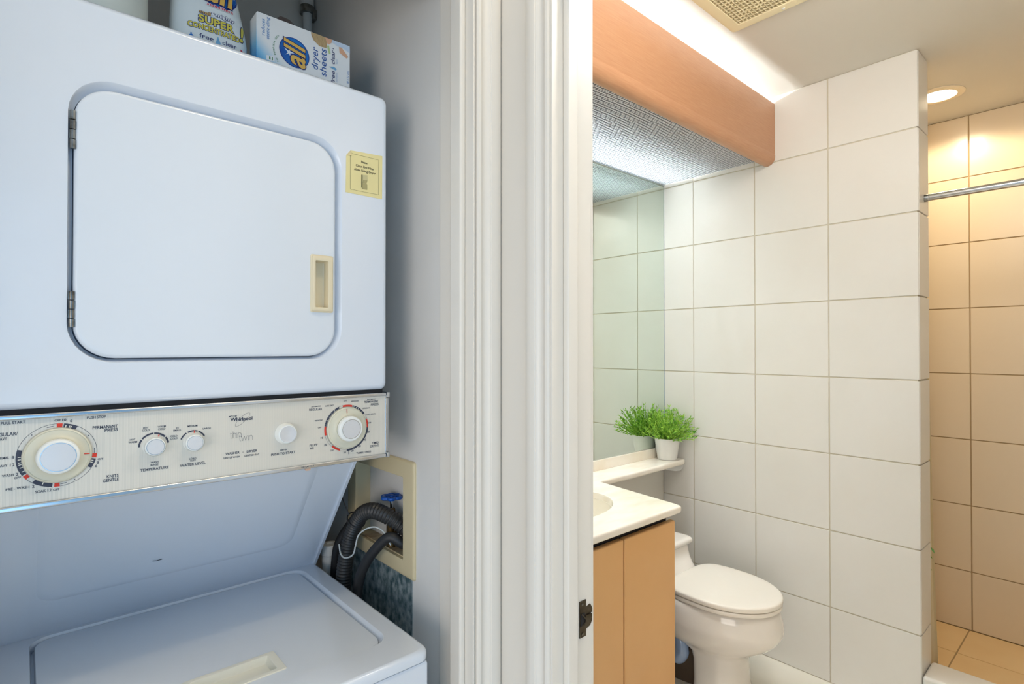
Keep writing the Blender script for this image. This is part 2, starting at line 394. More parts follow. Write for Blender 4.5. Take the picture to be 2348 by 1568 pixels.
for za, zb in ((.272, .3255), (.0265, .0765)):
    b = B(); n = 4; hh = (zb-za)/n
    for k in range(n):
        lathe(b, [(.0020, za+k*hh+.0003), (.0034, za+k*hh+.0006), (.0034, za+(k+1)*hh-.0006), (.0020, za+(k+1)*hh-.0003)], (.0480, YF-.0005, 0), 'z', 14)
        if k % 2 == 0: box(b, (.0485, YF-.0015, za+k*hh+.001), (.0520, YF+.001, za+(k+1)*hh-.001))
        else: box(b, (.0440, YF-.0015, za+k*hh+.001), (.0478, YF+.001, za+(k+1)*hh-.001))
    obj('hinge', b, 'steel', wd)
# control console
YC = .960
console = obj('console', bx((L0, YC, -.2065), (.5265, 1.09, -.0935), .001), 'fascia', wd)
obj('console_shadow_gap', bx((L0+.004, YC+.012, -.0885), (.524, 1.05, -.0825)), 'dark_gap', wd, smooth=0)
for zc, hh, nm in ((-.0915, .0032, 'console_top_trim'), (-.2092, .0038, 'console_bottom_trim')):
    b = B(); box(b, (L0, YC-.0045, zc-hh), (.5235, YC+.06, zc+hh), .0020, 3); obj(nm, b, 'chrome', wd)
b = B(); box(b, (.5225, YC-.0020, -.2025), (.5300, YC+.1, -.0985), .0015); obj('console_end_cap', b, 'chrome', wd)
for zc in (-.0925, -.2085):
    obj('corner_clip', bx((.5240, YC-.0052, zc-.0050), (.5308, YC+.03, zc+.0050), .0012), 'chrome', wd)
obj('latch_tab', bx((.3690, YC-.002, -.2170), (.3775, YC+.006, -.2115), .001), 'latch_tab', wd)
TXT = [('PULL START',-.0219,.0014,-.0997,.0034,0),('PUSH STOP',.0654,.0864,-.0999,.0034,0),('OFF',.0309,.0373,-.1003,.0027,0),('10',.0388,.0429,-.1006,.0034,0),('6',.0471,.0494,-.1025,.0034,0),('REGULAR/',-.0292,-.0059,-.1145,.0043,0),('HEAVY',-.027,-.0161,-.1199,.004,0),('PERMANENT',.0716,.1002,-.1148,.0042,0),('PRESS',.0852,.1002,-.1196,.0042,0),('NORMAL',-.0277,-.014,-.144,.0031,0),('8',-.0115,-.0093,-.1445,.0035,0),('HEAVY',-.0268,-.0155,-.1539,.0031,0),('12',-.013,-.0086,-.1542,.0035,0),('WASH',-.0206,-.0096,-.1669,.0031,0),('2',-.0074,-.0049,-.1671,.0038,0),('OFF',-.009,-.0024,-.171,.0026,0),('PRE - WASH',-.0169,.0058,-.185,.0031,0),('2',.0086,.0109,-.1854,.0037,0),('SOAK',.0118,.0224,-.1929,.0032,0),('12',.0242,.0282,-.1929,.0037,0),('OFF',.0299,.0364,-.1929,.0027,0),('OFF',.0776,.0838,-.1584,.0026,0),('8',.0765,.0787,-.1633,.0034,0),('6',.0746,.077,-.1679,.0034,0),('KNITS',.0879,.1015,-.1851,.0042,0),('GENTLE',.0834,.1017,-.1904,.0042,0),('HOT',.1304,.1369,-.1199,.0024,0),('COLD',.1293,.1384,-.1237,.0027,0),('WARM',.1486,.1587,-.1198,.0025,0),('COLD',.1491,.1584,-.1237,.0028,0),('HOT',.1145,.1211,-.1354,.0024,0),('WARM',.1128,.1232,-.1393,.0027,0),('COLD',.1648,.1741,-.1359,.0025,0),('COLD',.1648,.1743,-.1395,.0025,0),('EX',.1722,.1761,-.1242,.0025,0),('SMALL',.1686,.1793,-.1276,.0025,0),('MEDIUM',.1876,.2008,-.123,.0026,0),('LARGE',.2083,.2196,-.1286,.0026,0),('WASH',.1401,.1497,-.1719,.0027,0),('RINSE',.1401,.1497,-.1757,.0027,0),('TEMPERATURE',.1273,.1628,-.1822,.0038,1),('LOAD',.1901,.1994,-.173,.0026,0),('SIZE',.1913,.1988,-.1761,.0024,0),('WATER LEVEL',.1774,.2124,-.1825,.004,0),('WASHER',.2407,.2616,-.1727,.0037,0),('DRYER',.2724,.2886,-.1731,.0038,0),('GENTLE WASH',.2373,.2619,-.1787,.0027,0),('GENTLE HEAT',.2689,.2918,-.179,.0028,0),('DRYER',.3258,.3367,-.1767,.0023,0),('PUSH TO START',.3109,.3509,-.1833,.0038,0),('AUTOMATIC',.3784,.3954,-.1067,.0022,0),('REGULAR',.375,.398,-.1125,.0037,0),('LESS DRY',.4041,.4196,-.1071,.0024,0),('OFF',.4383,.4447,-.1008,.0024,0),('VERY DRY',.4528,.4681,-.1025,.0025,0),('AUTOMATIC',.485,.5024,-.101,.0023,0),('PERMANENT',.479,.5086,-.1062,.004,0),('PRESS',.4929,.5089,-.1118,.004,0),('LESS DRY',.4757,.4907,-.117,.0025,0),('COOL DOWN',.4834,.5027,-.1292,.0025,0),('OFF',.4867,.4935,-.1452,.0025,0),('50',.4853,.49,-.1625,.0038,0),('40',.478,.4828,-.1767,.0037,0),('30',.4675,.4724,-.1876,.0037,0),('20',.4533,.4581,-.1942,.0037,0),('10',.4389,.4429,-.1957,.0035,0),('TUMBLE PRESS',.4636,.4933,-.2,.0032,0),('TIMED',.4952,.5094,-.1851,.0038,0),('DRYING',.492,.5096,-.1908,.004,0),('FLUFF',.3758,.39,-.1753,.0037,0),('AIR',.3763,.3837,-.1808,.0037,0),('10',.3958,.3999,-.1642,.0034,0),('20',.4019,.4069,-.1773,.0036,0),('OFF',.4135,.4197,-.1885,.0027,0),('OFF',.3906,.397,-.1449,.0025,0),('VERY DRY',.3848,.4,-.1322,.0024,0)]
yp = YC-.0004
for s, x0, x1, z, h, st in TXT:
    b = B(); word(b, s, x1-x0, h, lambda u, v, x0=x0, z=z: (x0+u, yp, z+v), .012); obj('lettering', b, 'ink', console, smooth=0)
b = B(); sector(b, .2667, -.1712, yp, 0, .0006, 0, 360); obj('lettering', b, 'ink', console, smooth=0); b = B()   # dot between WASHER and DRYER
for (xa, za), (xb, zb) in (((.4479, -.1915), (.4487, -.1978)), ((.4487, -.1978), (.4608, -.1984))):
    t = .00035; b = b or B(); poly(b, [(xa-t, yp, za+t), (xb-t, yp, zb-t), (xb+t, yp, zb-t), (xa+t, yp, za+t)])
obj('bracket_mark', b, 'ink', console, smooth=0)
b = B(); word(b, 'Whirlpool', .0328, .0052, lambda u, v: (.248+u, yp, -.1197+v), .03)
n = 40                                                                 # swoosh ring through the name
ca, sa = math.cos(math.radians(42.5)), math.sin(math.radians(42.5))
def el(t, k): 
    u, v = (.0144+k)*math.cos(t), (.0043+k)*math.sin(t); return (.2660+u*ca-v*sa, yp-.0001, -.1181+u*sa+v*ca)
for i in range(n):
    t0, t1 = 2*math.pi*i/n, 2*math.pi*(i+1)/n
    poly(b, [el(t0, 0), el(t1, 0), el(t1, .00032), el(t0, .00032)])
def lens(w, h): return [(.2513+w*math.cos(2*math.pi*i/24), yp, -.1118+h*math.sin(2*math.pi*i/24)*(1-.35*abs(math.cos(2*math.pi*i/24)))) for i in range(24)]
hole_plate(b, lens(.0064, .0015), lens(.0040, .0010))
word(b, 'tm', .0036, .0009, lambda u, v: (.2495+u, yp, -.1122+v))
obj('maker_emblem', b, 'ink', console, smooth=0)
b = B()
def stroke(pts, t=.00038):
    P = [Vector((p[0], 0, p[1])) for p in pts]
    for p, q in zip(P[:-1], P[1:]):
        d = (q-p).normalized(); nn = Vector((-d.z, 0, d.x))*t/2; d = d*t/2
        poly(b, [(c.x, yp, c.z) for c in (p-d+nn, q+d+nn, q+d-nn, p-d-nn)])
def arch(x, z, wd_, hh): return [(x, z), (x, z+hh*.75), (x+.15*wd_, z+hh*.93), (x+.4*wd_, z+hh), (x+.7*wd_, z+hh*.97), (x+.93*wd_, z+hh*.82), (x+wd_, z+hh*.6), (x+wd_, z)]
X, Zb = .2473, -.1468                                                   # thin
stroke([(X+.0012, Zb+.0098), (X+.0012, Zb+.0012), (X+.0018, Zb+.0002), (X+.003, Zb)]); stroke([(X, Zb+.0075), (X+.0030, Zb+.0075)])
stroke([(X+.0045, Zb), (X+.0045, Zb+.0108)]); stroke(arch(X+.0045, Zb, .0042, .0078)); stroke([(X+.0102, Zb), (X+.0102, Zb+.0078)]); stroke(arch(X+.0118, Zb, .0050, .0078))
X, Zb = .2606, -.1527                                                   # twin
stroke([(X+.0012, Zb+.0098), (X+.0012, Zb+.0012), (X+.0018, Zb+.0002), (X+.003, Zb)]); stroke([(X, Zb+.0075), (X+.0035, Zb+.0075)])
stroke([(X+.0038, Zb+.0078), (X+.0058, Zb), (X+.0080, Zb+.0072), (X+.0101, Zb), (X+.0122, Zb+.0078)]); stroke([(X+.0142, Zb), (X+.0142, Zb+.0078)]); stroke(arch(X+.0158, Zb, .0050, .0078))
obj('model_lettering', b, 'ink_light', console, smooth=0)
b = B(); yl = YC-.00475; word(b, 'LID LATCH', .0188, .0025, lambda u, v: (.3603+u, yl, -.2103+v), .01)
poly(b, [(.3803, yl, -.2079), (.3823, yl, -.2079), (.3813, yl, -.2103)]); obj('latch_lettering', b, 'ink_light', console, smooth=0)
# printed dial rings
pl = B()
class Marks:      # each printed ring piece is an object of its own
    def __init__(s, n, m): s.n, s.m = n, m
    def __call__(s, *a):
        q = B(); sector(q, *a); obj(s.n, q, s.m, console, smooth=0)
dk, rd = Marks('dial_mark', 'ink'), Marks('red_dial_mark', 'red_ink')
c1 = (.0345, -.1455); r0, r1 = .0368, .0424
for a0, a1 in ((8.5, 29.5), (104, 122), (188, 218), (238, 286)): dk(*c1, yp, r0, r1, a0, a1)
for a0, a1 in ((-2, 6.5), (93.5, 102), (177, 185), (229, 236)): rd(*c1, yp, r0, r1, a0, a1)
for a in (12, 18, 20.5, 108, 112, 203, 244, 252, 258, 262, 268, 273): sector(pl, *c1, yp-.0002, r0, r0+.0035, a-.8, a+.8)
for a0, a1 in ((29, 94), (122, 177), (218, 229), (286, 358)):
    dk(*c1, yp, r1-.0004, r1, a0, a1); dk(*c1, yp, r0, r0+.0003, a0, a1)
for a in (55, 153, 318): dk(c1[0]+.0398*math.sin(math.radians(a)), c1[1]+.0398*math.cos(math.radians(a)), yp, 0, .0006, 0, 360)
for a in (348, 88, 171): dk(*c1, yp, .0392, .0398, a-5, a+5)
c5 = (.4447, -.1492); r0, r1 = .0392, .0426
for a0, a1 in ((16, 55), (94, 180), (279.5, 339)): dk(*c5, yp, r0, r1, a0, a1)
for a0, a1 in ((-11, 14.6), (71, 94), (198.6, 222.5), (256.3, 279)): rd(*c5, yp, r0, r1, a0, a1)
for a0, a1 in ((55, 71), (180, 198), (222, 256), (339, 349)):
    dk(*c5, yp, r1-.0003, r1, a0, a1); dk(*c5, yp, r0, r0+.0002, a0, a1)
for a in (20, 27, 34, 40, 47, 162, 283, 294, 304, 314, 325): sector(pl, *c5, yp-.0002, r0, r0+.0022, a-.7, a+.7)
c2 = (.1440, -.1462); c3 = (.1952, -.1462)
for a0, a1 in ((-90, -57), (-52, -3), (1, 48), (53, 82)): dk(*c2, yp, .0172, .0196, a0, a1)
for a0, a1 in ((-72, -33), (-26, 20), (25, 64)): dk(*c3, yp, .0160, .0180, a0, a1)
tag(obj('pale_dial_ticks', pl, 'pale_ink', console, smooth=0), kind='stuff')
def knob(c, skirt, r, h, cap, pa=None, pr=None):
    b = B()
    pr_ = []
    if not skirt: pr_ = [(r+.0008, 0), (r+.0008, -.003)]
    k = obj('knob', lathe(b, pr_+[(r, -.012), (r*.985, -h+.003), (r*.95, -h+.001), (r*.88, -h), (cap, -h)], (c[0], YC, c[1]), 'y', 48), 'knob_white', wd, smooth=40)
    if skirt: obj('knob_skirt', lathe(B(), [(skirt+.0016, 0), (skirt+.0016, -.003), (skirt, -.0042), (skirt-.0008, -.0036), (r+.006, -.0040), (r+.0015, -.0060), (r, -.0090), (r-.001, -.0090)], (c[0], YC, c[1]), 'y', 48), 'skirt', k, smooth=40)
    if skirt: obj('skirt_rim', lathe(B(), [(skirt+.0026, 0), (skirt+.0026, -.0022), (skirt+.0014, -.0026), (skirt+.0014, 0)], (c[0], YC, c[1]), 'y', 48), 'skirt_rim', k)
    obj('knob_face', lathe(B(), [(cap, -h+.0002), (cap, -h-.0004), (cap*.97, -h-.0010), (0, -h-.0012)], (c[0], YC, c[1]), 'y', 40), 'knob_face', k)
    b = lathe(B(), [(cap+.0005, -h), (cap+.0005, -h-.0007), (cap-.0003, -h-.0007)], (c[0], YC, c[1]), 'y', 40); obj('face_ring', b, 'chrome', k)
    if pa is not None:
        b = B(); a = math.radians(pa); d = Vector((math.sin(a), 0, math.cos(a))); nn = Vector((d.z, 0, -d.x))*.0006
        A_, B_ = [Vector((c[0], YC-pr[2], c[1]))+d*q for q in pr[:2]]
        poly(b, [tuple(A_-nn), tuple(B_-nn), tuple(B_+nn), tuple(A_+nn)]); obj('pointer', b, 'red_ink', k, smooth=0)
knob(c1, .0345, .0232, .020, .0185, 93, (.0250, .0338, .0047))
knob(c5, .0362, .0232, .020, .0170, -3, (.0250, .0355, .0047))
knob(c2, 0, .0136, .014, .0108, 22, (.0135, .0178, .0010))
knob(c3, 0, .0130, .014, .0104, 5, (.0132, .0178, .0010))
b = B(); k4 = obj('push_button', lathe(b, [(.0180, 0), (.0180, -.002), (.0170, -.006), (.0160, -.010), (.0150, -.0115), (.0135, -.012)], (.3345, YC, -.1478), 'y', 40), 'knob_white', wd)
obj('button_face', lathe(B(), [(.0135, -.0118), (.0132, -.0130), (.010, -.0125), (0, -.0120)], (.3345, YC, -.1478), 'y', 36), 'knob_face', k4)
# slanted back splash panel under the console
def sl(y): return -.246-1.286*(y-1.105)
b = B(); pr_ = [(1.076, -.2085), (1.326, sl(1.326)), (1.345, sl(1.326)), (1.095, -.2085)]
extrude_prof(b, pr_, 'x', L0, .5265); splash = obj('splash_panel', b, 'enamel', wd, smooth=0)
b = B(); pr_ = [(1.072, -.2085), (1.320, sl(1.326)), (1.345, sl(1.326)), (1.095, -.2085)]
extrude_prof(b, pr_, 'x', .5265, .5325); obj('splash_flange', b, 'enamel', wd, smooth=0)
def on_sl(x, s, e):
    y = 1.10+s*.6151; n = (.7893, .6139)      # s runs down the slope; e lifts off along the outward normal
    return (x, y-e*n[0], sl(y)-e*n[1])
b = B()
def sr(k, e): return [on_sl(x, s, e) for x, s in rrect(.017+k, .452-k, -.09+k, .262-k, .03, 6)]
loft(b, [sr(-.002, -.0006), sr(.002, .0002), sr(.006, .0010), sr(.010, .0015), sr(.014, .0017), sr(.03, .0017)], cap0=False); obj('embossed_field', b, 'enamel', wd)
b = tube(B(), [on_sl(.1825, .203, .003), on_sl(.189, .205, .003), on_sl(.198, .2035, .003)], .0006, 6); obj('scratch', b, 'dark_gap', wd)
# washer top, lid and body
ZW = -.526; WR = .5345; WF = .8165
b = B(); N = 8
def wl(x0, x1, y0, y1, r, z): return xy(rrect(x0, x1, y0, y1, r, N), z)
Lp = [wl(L0, WR, WF+.002, 1.40, .02, -.5455), wl(L0, WR, WF, 1.40, .02, -.543)]
for t in (0, 25, 50, 75, 90):
    a = math.radians(t); k = .009*(1-math.cos(a)); Lp.append(wl(L0+k, WR-k, WF+k, 1.40-k, .02, ZW-.009+.009*math.sin(a)))
lx0, lx1, ly0, ly1 = .0125, .4845, .8900, 1.3105
for e, ex, dz in ((.006, .0110, 0), (.0055, .0098, -.0006), (.003, .0060, -.0040), (.0012, .0022, -.0095)): Lp.append(wl(lx0-min(e, .003), lx1+ex, ly0-.4*e, ly1+.6*e, .032, ZW+dz))
Lp.append(wl(lx0-.0015, lx1+.002, ly0-.0015, ly1+.0015, .03, ZW-.016))
loft(b, Lp); obj('washer_top', b, 'enamel', wd, smooth=40)
b = B(); px0, px1, py0, py1 = .186, .327, .926, .994
va, vb = hole_plate(b, wl(lx0+.0045, lx1-.002, ly0+.002, ly1-.002, .028, ZW-.0035), xy(rrect(px0+.003, px1-.003, py0+.003, py1-.003, .003, 2), ZW-.0035))
prev = va
for e, dz in ((.0006, .0005), (-.0012, .0025), (-.002, .012)):
    nv = [b.verts.new(p) for p in wl(lx0+.0045+e, lx1-.002-e, ly0+.002+e, ly1-.002-e, .028, ZW-.0035-dz)]; bridge(b, prev, nv); prev = nv
lid = obj('washer_lid', b, 'enamel_door', wd, smooth=40)
def pl_(e, dz): return xy(rrect(px0+e, px1-e, py0+e, py1-e, .004, 3), ZW-.0035+dz)
def pi_(e, dz): return xy(rrect(px0+.011+e, px1-.013-e, py0+.010+e, py1-.009-e, .003, 3), ZW-.0035+dz)
b = B(); loft(b, [pl_(0, -.004), pl_(0, .0010), pl_(.0008, .0018), pl_(.004, .0020), pi_(-.001, .0020), pi_(0, .0014), pi_(.0015, -.006), pi_(.004, -.010)], cap0=False)
obj('lid_handle', b, 'ivory_plastic', lid)
obj('washer_body', bx((L0, WF+.004, FL+.02), (WR-.002, 1.39, -.5475), .006), 'enamel', wd)
for x in (L0+.05, WR-.05):
    for y in (.88, 1.33): obj('foot', lathe(B(), [(.022, FL), (.022, FL+.01), (.01, FL+.012), (.01, FL+.03)], (x, y, 0), 'z', 16), 'rubber', wd)
b = B()
for x in (L0+.02, .45): obj('rear_support', bx((x, 1.366, -.5265), (x+.03, 1.40, -.083)), 'enamel', wd, smooth=0)
obj('rear_panel', bx((L0+.01, 1.346, -.5265), (.47, 1.366, -.083)), 'enamel', wd, smooth=0)

# note taped to the dryer
b = B(); yn = YF-.0006
pts = [(.4435, .2865), (.518, .2865), (.5185, .3705), (.4530, .3665), (.4445, .3560)]
loft(b, [xz(pts, YF+.0001), xz(pts, yn)])
note = obj('paper_note', b, 'paper_yellow', smooth=0); tag(note, 'yellow paper note stuck to the upper right of the dryer front', 'note')
obj('folded_corner', (lambda q: (loft(q, [[(.4445, yn, .3558), (.4530, yn, .3665), (.4550, yn-.0016, .3578)], [(.4447, yn-.0003, .3556), (.4530, yn-.0004, .3660), (.4552, yn-.0020, .3574)]]), q)[1])(B()), 'paper_edge', note, smooth=0)
b = B(); yy = yn-.0004
for s, x0, x1, z, h in (('Please', .4742, .4868, .3475, .0042), ('Clean Lint Filter', .4632, .5008, .3388, .0042), ('After Using Dryer', .4598, .5040, .3312, .0042)):
    word(b, s, x1-x0, h, lambda u, v, x0=x0, z=z: (x0+u, yy, z+v), .014)
fr = [(.4525, .2935), (.5100, .2935), (.5100, .3610), (.4560, .3610), (.4525, .3580)]
for (xa, za), (xb, zb) in zip(fr, fr[1:]+fr[:1]):
    d = Vector((xb-xa, 0, zb-za)).normalized(); nn = Vector((-d.z, 0, d.x))*.00018
    poly(b, [(xa-nn.x, yy, za-nn.z), (xb-nn.x, yy, zb-nn.z), (xb+nn.x, yy, zb+nn.z), (xa+nn.x, yy, za+nn.z)])
obj('lettering', b, 'ink_brown', note, smooth=0)
def nq(pts, m, nm):
    q = B(); poly(q, [(x, yy, z) for x, z in pts]); obj(nm, q, m, note, smooth=0)
sx, sz = .4745, .2985
nq([(sx, sz+.003), (sx+.0025, sz), (sx+.0025, sz+.027), (sx+.0012, sz+.0275), (sx, sz+.026)], 'sketch_dark', 'drawn_side')
nq([(sx+.0027, sz+.0175), (sx+.0125, sz+.0185), (sx+.0125, sz+.0280), (sx+.0027, sz+.0272)], 'sketch_light', 'drawn_dryer')
nq([(sx+.0027, sz+.0110), (sx+.0105, sz+.0118), (sx+.0125, sz+.0182), (sx+.0035, sz+.0172)], 'sketch_mid', 'drawn_back')
nq([(sx+.0027, sz), (sx+.0122, sz+.0002), (sx+.0122, sz+.0098), (sx+.0100, sz+.0115), (sx+.0027, sz+.0105)], 'sketch_mid', 'drawn_washer')

# ------------------------------------------------------------------ things on top of the dryer
ZT = .4872
jug = thing('plastic_jug', 'plain white plastic jug at the left end on the dryer top', 'jug', (.083, 1.14, ZT))
obj('jug_body', lathe(B(), [(.066, ZT), (.074, ZT+.004), (.075, ZT+.02), (.075, ZT+.17), (.070, ZT+.20), (.045, ZT+.235), (.026, ZT+.25), (.026, ZT+.265)], (.083, 1.14, 0), 'z', 40), 'jug', jug)
obj('jug_cap', lathe(B(), [(.03, ZT+.262), (.03, ZT+.29), (.027, ZT+.293), (0, ZT+.293)], (.083, 1.14, 0), 'z', 32), 'knob_white', jug)
# detergent bottle: asymmetric flattened sections
BS = [(.4872, .202, .309), (.494, .196, .315), (.505, .1935, .318), (.573, .1925, .319), (.600, .1930, .3145), (.615, .1938, .3105), (.651, .1955, .3018), (.690, .203, .291), (.720, .216, .278), (.735, .232, .262), (.750, .234, .260)]
BY, BD = 1.145, .040
def bsec(z):
    for (za, a, c), (zb, a2, c2_) in zip(BS[:-1], BS[1:]):
        if za <= z <= zb:
            t = (z-za)/(zb-za); return a+(a2-a)*t, c+(c2_-c)*t
    return BS[-1][1:]
def bdepth(z): return BD*(1 if z < .68 else max(.35, 1-(z-.68)*9.0))
def bfront(x, z, lift=.0004):
    a, c = bsec(z); m_ = (a+c)/2; h_ = (c-a)/2; u = min(abs(x-m_)/h_, .999)
    return BY-bdepth(z)*(1-u**3)**(1/3)-lift
bt = thing('detergent_bottle', 'white laundry detergent bottle with gold and navy label, left of the dryer sheet box', 'bottle', (.256, BY, ZT))
b = B(); Lp = []
for z, a, c in BS:
    m_, h_ = (a+c)/2, (c-a)/2; L = []
    for i in range(64):
        t = 2*math.pi*i/64; cu, su = math.cos(t), math.sin(t); k = (abs(cu)**3+abs(su)**3)**(-1/3)
        L.append((m_+h_*k*cu, BY+bdepth(z)*k*su, z))
    Lp.append(L)
loft(b, Lp); obj('bottle_body', b, 'bottle', bt, smooth=50, wn=False)
obj('bottle_cap', lathe(B(), [(.027, .745), (.028, .748), (.026, .80), (.022, .805), (0, .805)], (.247, BY, 0), 'z', 32), 'logo_blue', bt)
def bword(s, x0, x1, z, h, m, off=0.02, lift=.0008, nm='lettering', shear=0.0, extra=0.0):
    q = B(); word(q, s, x1-x0, h, lambda u, v: (x0+u, bfront(x0+u, z+v, lift), z+v), off, shear, extra); return obj(nm, q, m, bt, smooth=0)
def bshape(pts, m, nm, lift=.0005):
    q = B(); c = (sum(p[0] for p in pts)/len(pts), sum(p[1] for p in pts)/len(pts)); vs_ = []
    for k in (1, .66, .33): vs_.append([q.verts.new((c[0]+(x-c[0])*k, bfront(c[0]+(x-c[0])*k, c[1]+(z-c[1])*k, lift), c[1]+(z-c[1])*k)) for x, z in pts])
    for a, d in zip(vs_[:-1], vs_[1:]): bridge(q, a, d)
    q.faces.new(vs_[-1]); obj(nm, q, m, bt, smooth=0)
def ov(cx, cz, rx, rz, n=40, rot=0):
    r = math.radians(rot); o_ = []
    for i in range(n):
        t = 2*math.pi*i/n; u, v = rx*math.cos(t), rz*math.sin(t); o_.append((cx+u*math.cos(r)-v*math.sin(r), cz+u*math.sin(r)+v*math.cos(r)))
    return o_
bshape(ov(.2625, .649, .0340, .0300), 'logo_edge', 'label_oval_rim', .0004); bshape(ov(.2625, .650, .0318, .0280), 'logo_blue', 'label_oval', .0006)
bword('all', .236, .2880, .6266, .043, 'navy', .035, .0022, 'logo_outline', .1, .012); bword('all', .236, .2880, .6266, .043, 'gold', .018, .0028, 'logo_lettering', .1)
bword('stainlifters', .2425, .2864, .6166, .0052, 'white_ink', .02, .0032, 'lettering_outline', 0, .045); bword('stainlifters', .2425, .2864, .6166, .0052, 'crimson', .012, .0036)
bword('small', .2309, .2489, .5992, .0057, 'navy', .02, .0008, 'lettering_outline', 0, .05); bword('small', .2309, .2489, .5992, .0057, 'gold', .014, .0011)
bword('&', .2498, .2574, .5995, .0078, 'navy', .02, .0008, 'lettering_outline', 0, .05); bword('&', .2498, .2574, .5995, .0078, 'white_ink', .02, .0011)
bword('mighty', .258, .2893, .6022, .0065, 'navy', .02, .0008, 'lettering_outline', 0, .05); bword('mighty', .258, .2893, .6022, .0065, 'white_ink', .014, .0011)
bword('SUPER', .2305, .2874, .5838, .0125, 'navy', .03, .0008, 'lettering_outline', 0, .05); bword('SUPER', .2305, .2874, .5838, .0125, 'yellow', .03, .0011)
bword('CONCENTRATED', .2137, .2985, .5708, .0088, 'navy', .03, .0008, 'lettering_outline', 0, .05); bword('CONCENTRATED', .2137, .2985, .5708, .0088, 'yellow', .03, .0011)
bword('!', .3010, .3072, .575, .0275, 'navy', .03, .0008, 'lettering_outline', .12, .03); bword('!', .3010, .3072, .575, .0275, 'yellow', .03, .0011, shear=.12)
bword('free', .2314, .2539, .5549, .0082, 'navy', .0); bword('clear', .269, .2936, .5552, .0082, 'navy', .0)
bshape([(.2573, .5528), (.2590, .5590), (.2615, .5674), (.2640, .5600), (.2665, .5542), (.2620, .5515)], 'drop', 'droplet')
bshape([(.2160, .5560), (.2185, .5575), (.2205, .5572), (.2225, .5545), (.2150, .5540)], 'logo_blue', 'washer_icon'); bshape(ov(.2188, .5588, .0013, .0013, 12), 'logo_blue', 'washer_icon')
bshape([(.3012, .5600), (.3080, .5575), (.3095, .5553), (.3055, .5558), (.3020, .5520)], 'crimson', 'load_count')
# dryer sheet box
carton('carton_front', (1, 0, 1), .045, .125); carton('carton_side', (0, 0, 1), .045, .15)
bxr = thing('dryer_sheet_box', 'white and blue carton of dryer sheets, rightmost on the dryer top', 'box', (.3275, 1.1, ZT))
b = bx((.3275, 1.10, ZT), (.5147, 1.142, .639), .0012); obj('carton', b, 'carton_front', bxr)
b = bx((.3267, 1.1015, ZT+.001), (.3280, 1.1405, .6375)); obj('carton_side', b, 'carton_side', bxr, smooth=0)
yb = 1.0995
def vword(s, zb, zt, xb, h, m, off=0.0, d=.0, shear=0.0, extra=0.0, nm='lettering'):
    q = B(); word(q, s, zt-zb, h, lambda u, v: (xb-v, yb-d, zb+u), off, shear, extra); obj(nm, q, m, bxr, smooth=0)
def fshape(pts, m, nm, d=0): 
    q = B(); poly(q, [(x, yb-d, z) for x, z in pts]); obj(nm, q, m, bxr, smooth=0)
vword('reduces', .5964, .6282, .3411, .0064, 'sky_ink', 0, .0002, .15); vword('static cling', .5924, .6345, .3496, .0060, 'sky_ink', 0, .0002, .15)
fshape(ov(.3978, .5835, .0300, .0285, 40, -32), 'logo_edge', 'label_oval_rim', .0002); fshape(ov(.3978, .5835, .0286, .0268, 40, -32), 'logo_blue', 'label_oval', .0004)
fshape([(.385, .5800), (.3775, .5870), (.3865, .5835), (.3890, .5900), (.3895, .5830), (.3980, .5822), (.3895, .5795), (.3900, .5720), (.3868, .5785), (.3800, .5740)], 'white_ink', 'starburst', .0005)
vword('all', .5575, .6060, .4180, .0400, 'navy', .03, .0006, .28, .018, 'logo_outline'); vword('all', .5575, .6060, .4180, .0400, 'gold', .018, .0008, .28, 0, 'logo_lettering')
vword('dryer', .565, .6099, .4452, .0135, 'royal_ink', 0, .0002, .12); vword('sheets', .5567, .6131, .4628, .0135, 'royal_ink', 0, .0002, .12)
vword('free', .5478, .574, .4807, .0078, 'navy', 0, .0008, .12); vword('clear', .5882, .6164, .4806, .0082, 'navy', 0, .0008, .12)
fshape(ov(.4771, .6202, .0010, .0010, 12), 'navy', 'stop_mark', .0008)
fshape([(.4684, .5800), (.4780, .5830), (.4830, .5815), (.4848, .5790), (.4824, .5764), (.4775, .5775)], 'drop', 'droplet', .0007)
vword('08 x 22 cm)', .5572, .5849, .5118, .0044, 'sky_ink', 0, .0003, .1)
vword('perfumes', .5530, .5730, .4860, .0020, 'sky_ink', 0, .0008); vword('dyes', .5905, .6000, .4860, .0020, 'sky_ink', 0, .0008)
fs_ = 'for sensitive skin'
for i, ch in enumerate(fs_):
    if ch == ' ': continue
    t = math.radians(-38+76*i/(len(fs_)-1)); q = B(); R_ = .0395
    cx, cz = .3978, .5810
    def fn(u, v, t=t):
        r = R_+v-.0008; return (cx-r*math.cos(t)-(u-.0012)*math.sin(t)*-1, yb-.0003, cz+r*math.sin(t)+(u-.0012)*math.cos(t))
    word(q, ch, .0024 if ch not in 'ifr' else .0014, .0038, fn); obj('arched_letter', q, 'green_ink', bxr, smooth=0)
fshape([(.4305, .6373), (.4316, .6306), (.4368, .6223), (.4482, .6152), (.463, .6164), (.4645, .6326), (.4597, .638), (.4377, .6380)], 'hair', 'printed_hair', .0003)
fshape([(.4597, .638), (.4747, .6380), (.4738, .6319), (.4683, .6256), (.464, .6272)], 'skin', 'printed_face', .0004)
fshape([(.4747, .6385), (.5138, .6385), (.5142, .6232), (.5000, .6290), (.4880, .6290), (.4740, .6330)], 'cloth_print', 'printed_sleeve', .0003)
fshape([(.4899, .6283), (.4954, .6292), (.501, .6238), (.5105, .6144), (.5066, .6099), (.4911, .6171)], 'skin', 'printed_hand', .0005)
fshape([(.464, .622), (.4683, .6241), (.4721, .6077), (.4683, .6059)], 'leaf_print', 'printed_leaf', .0002)
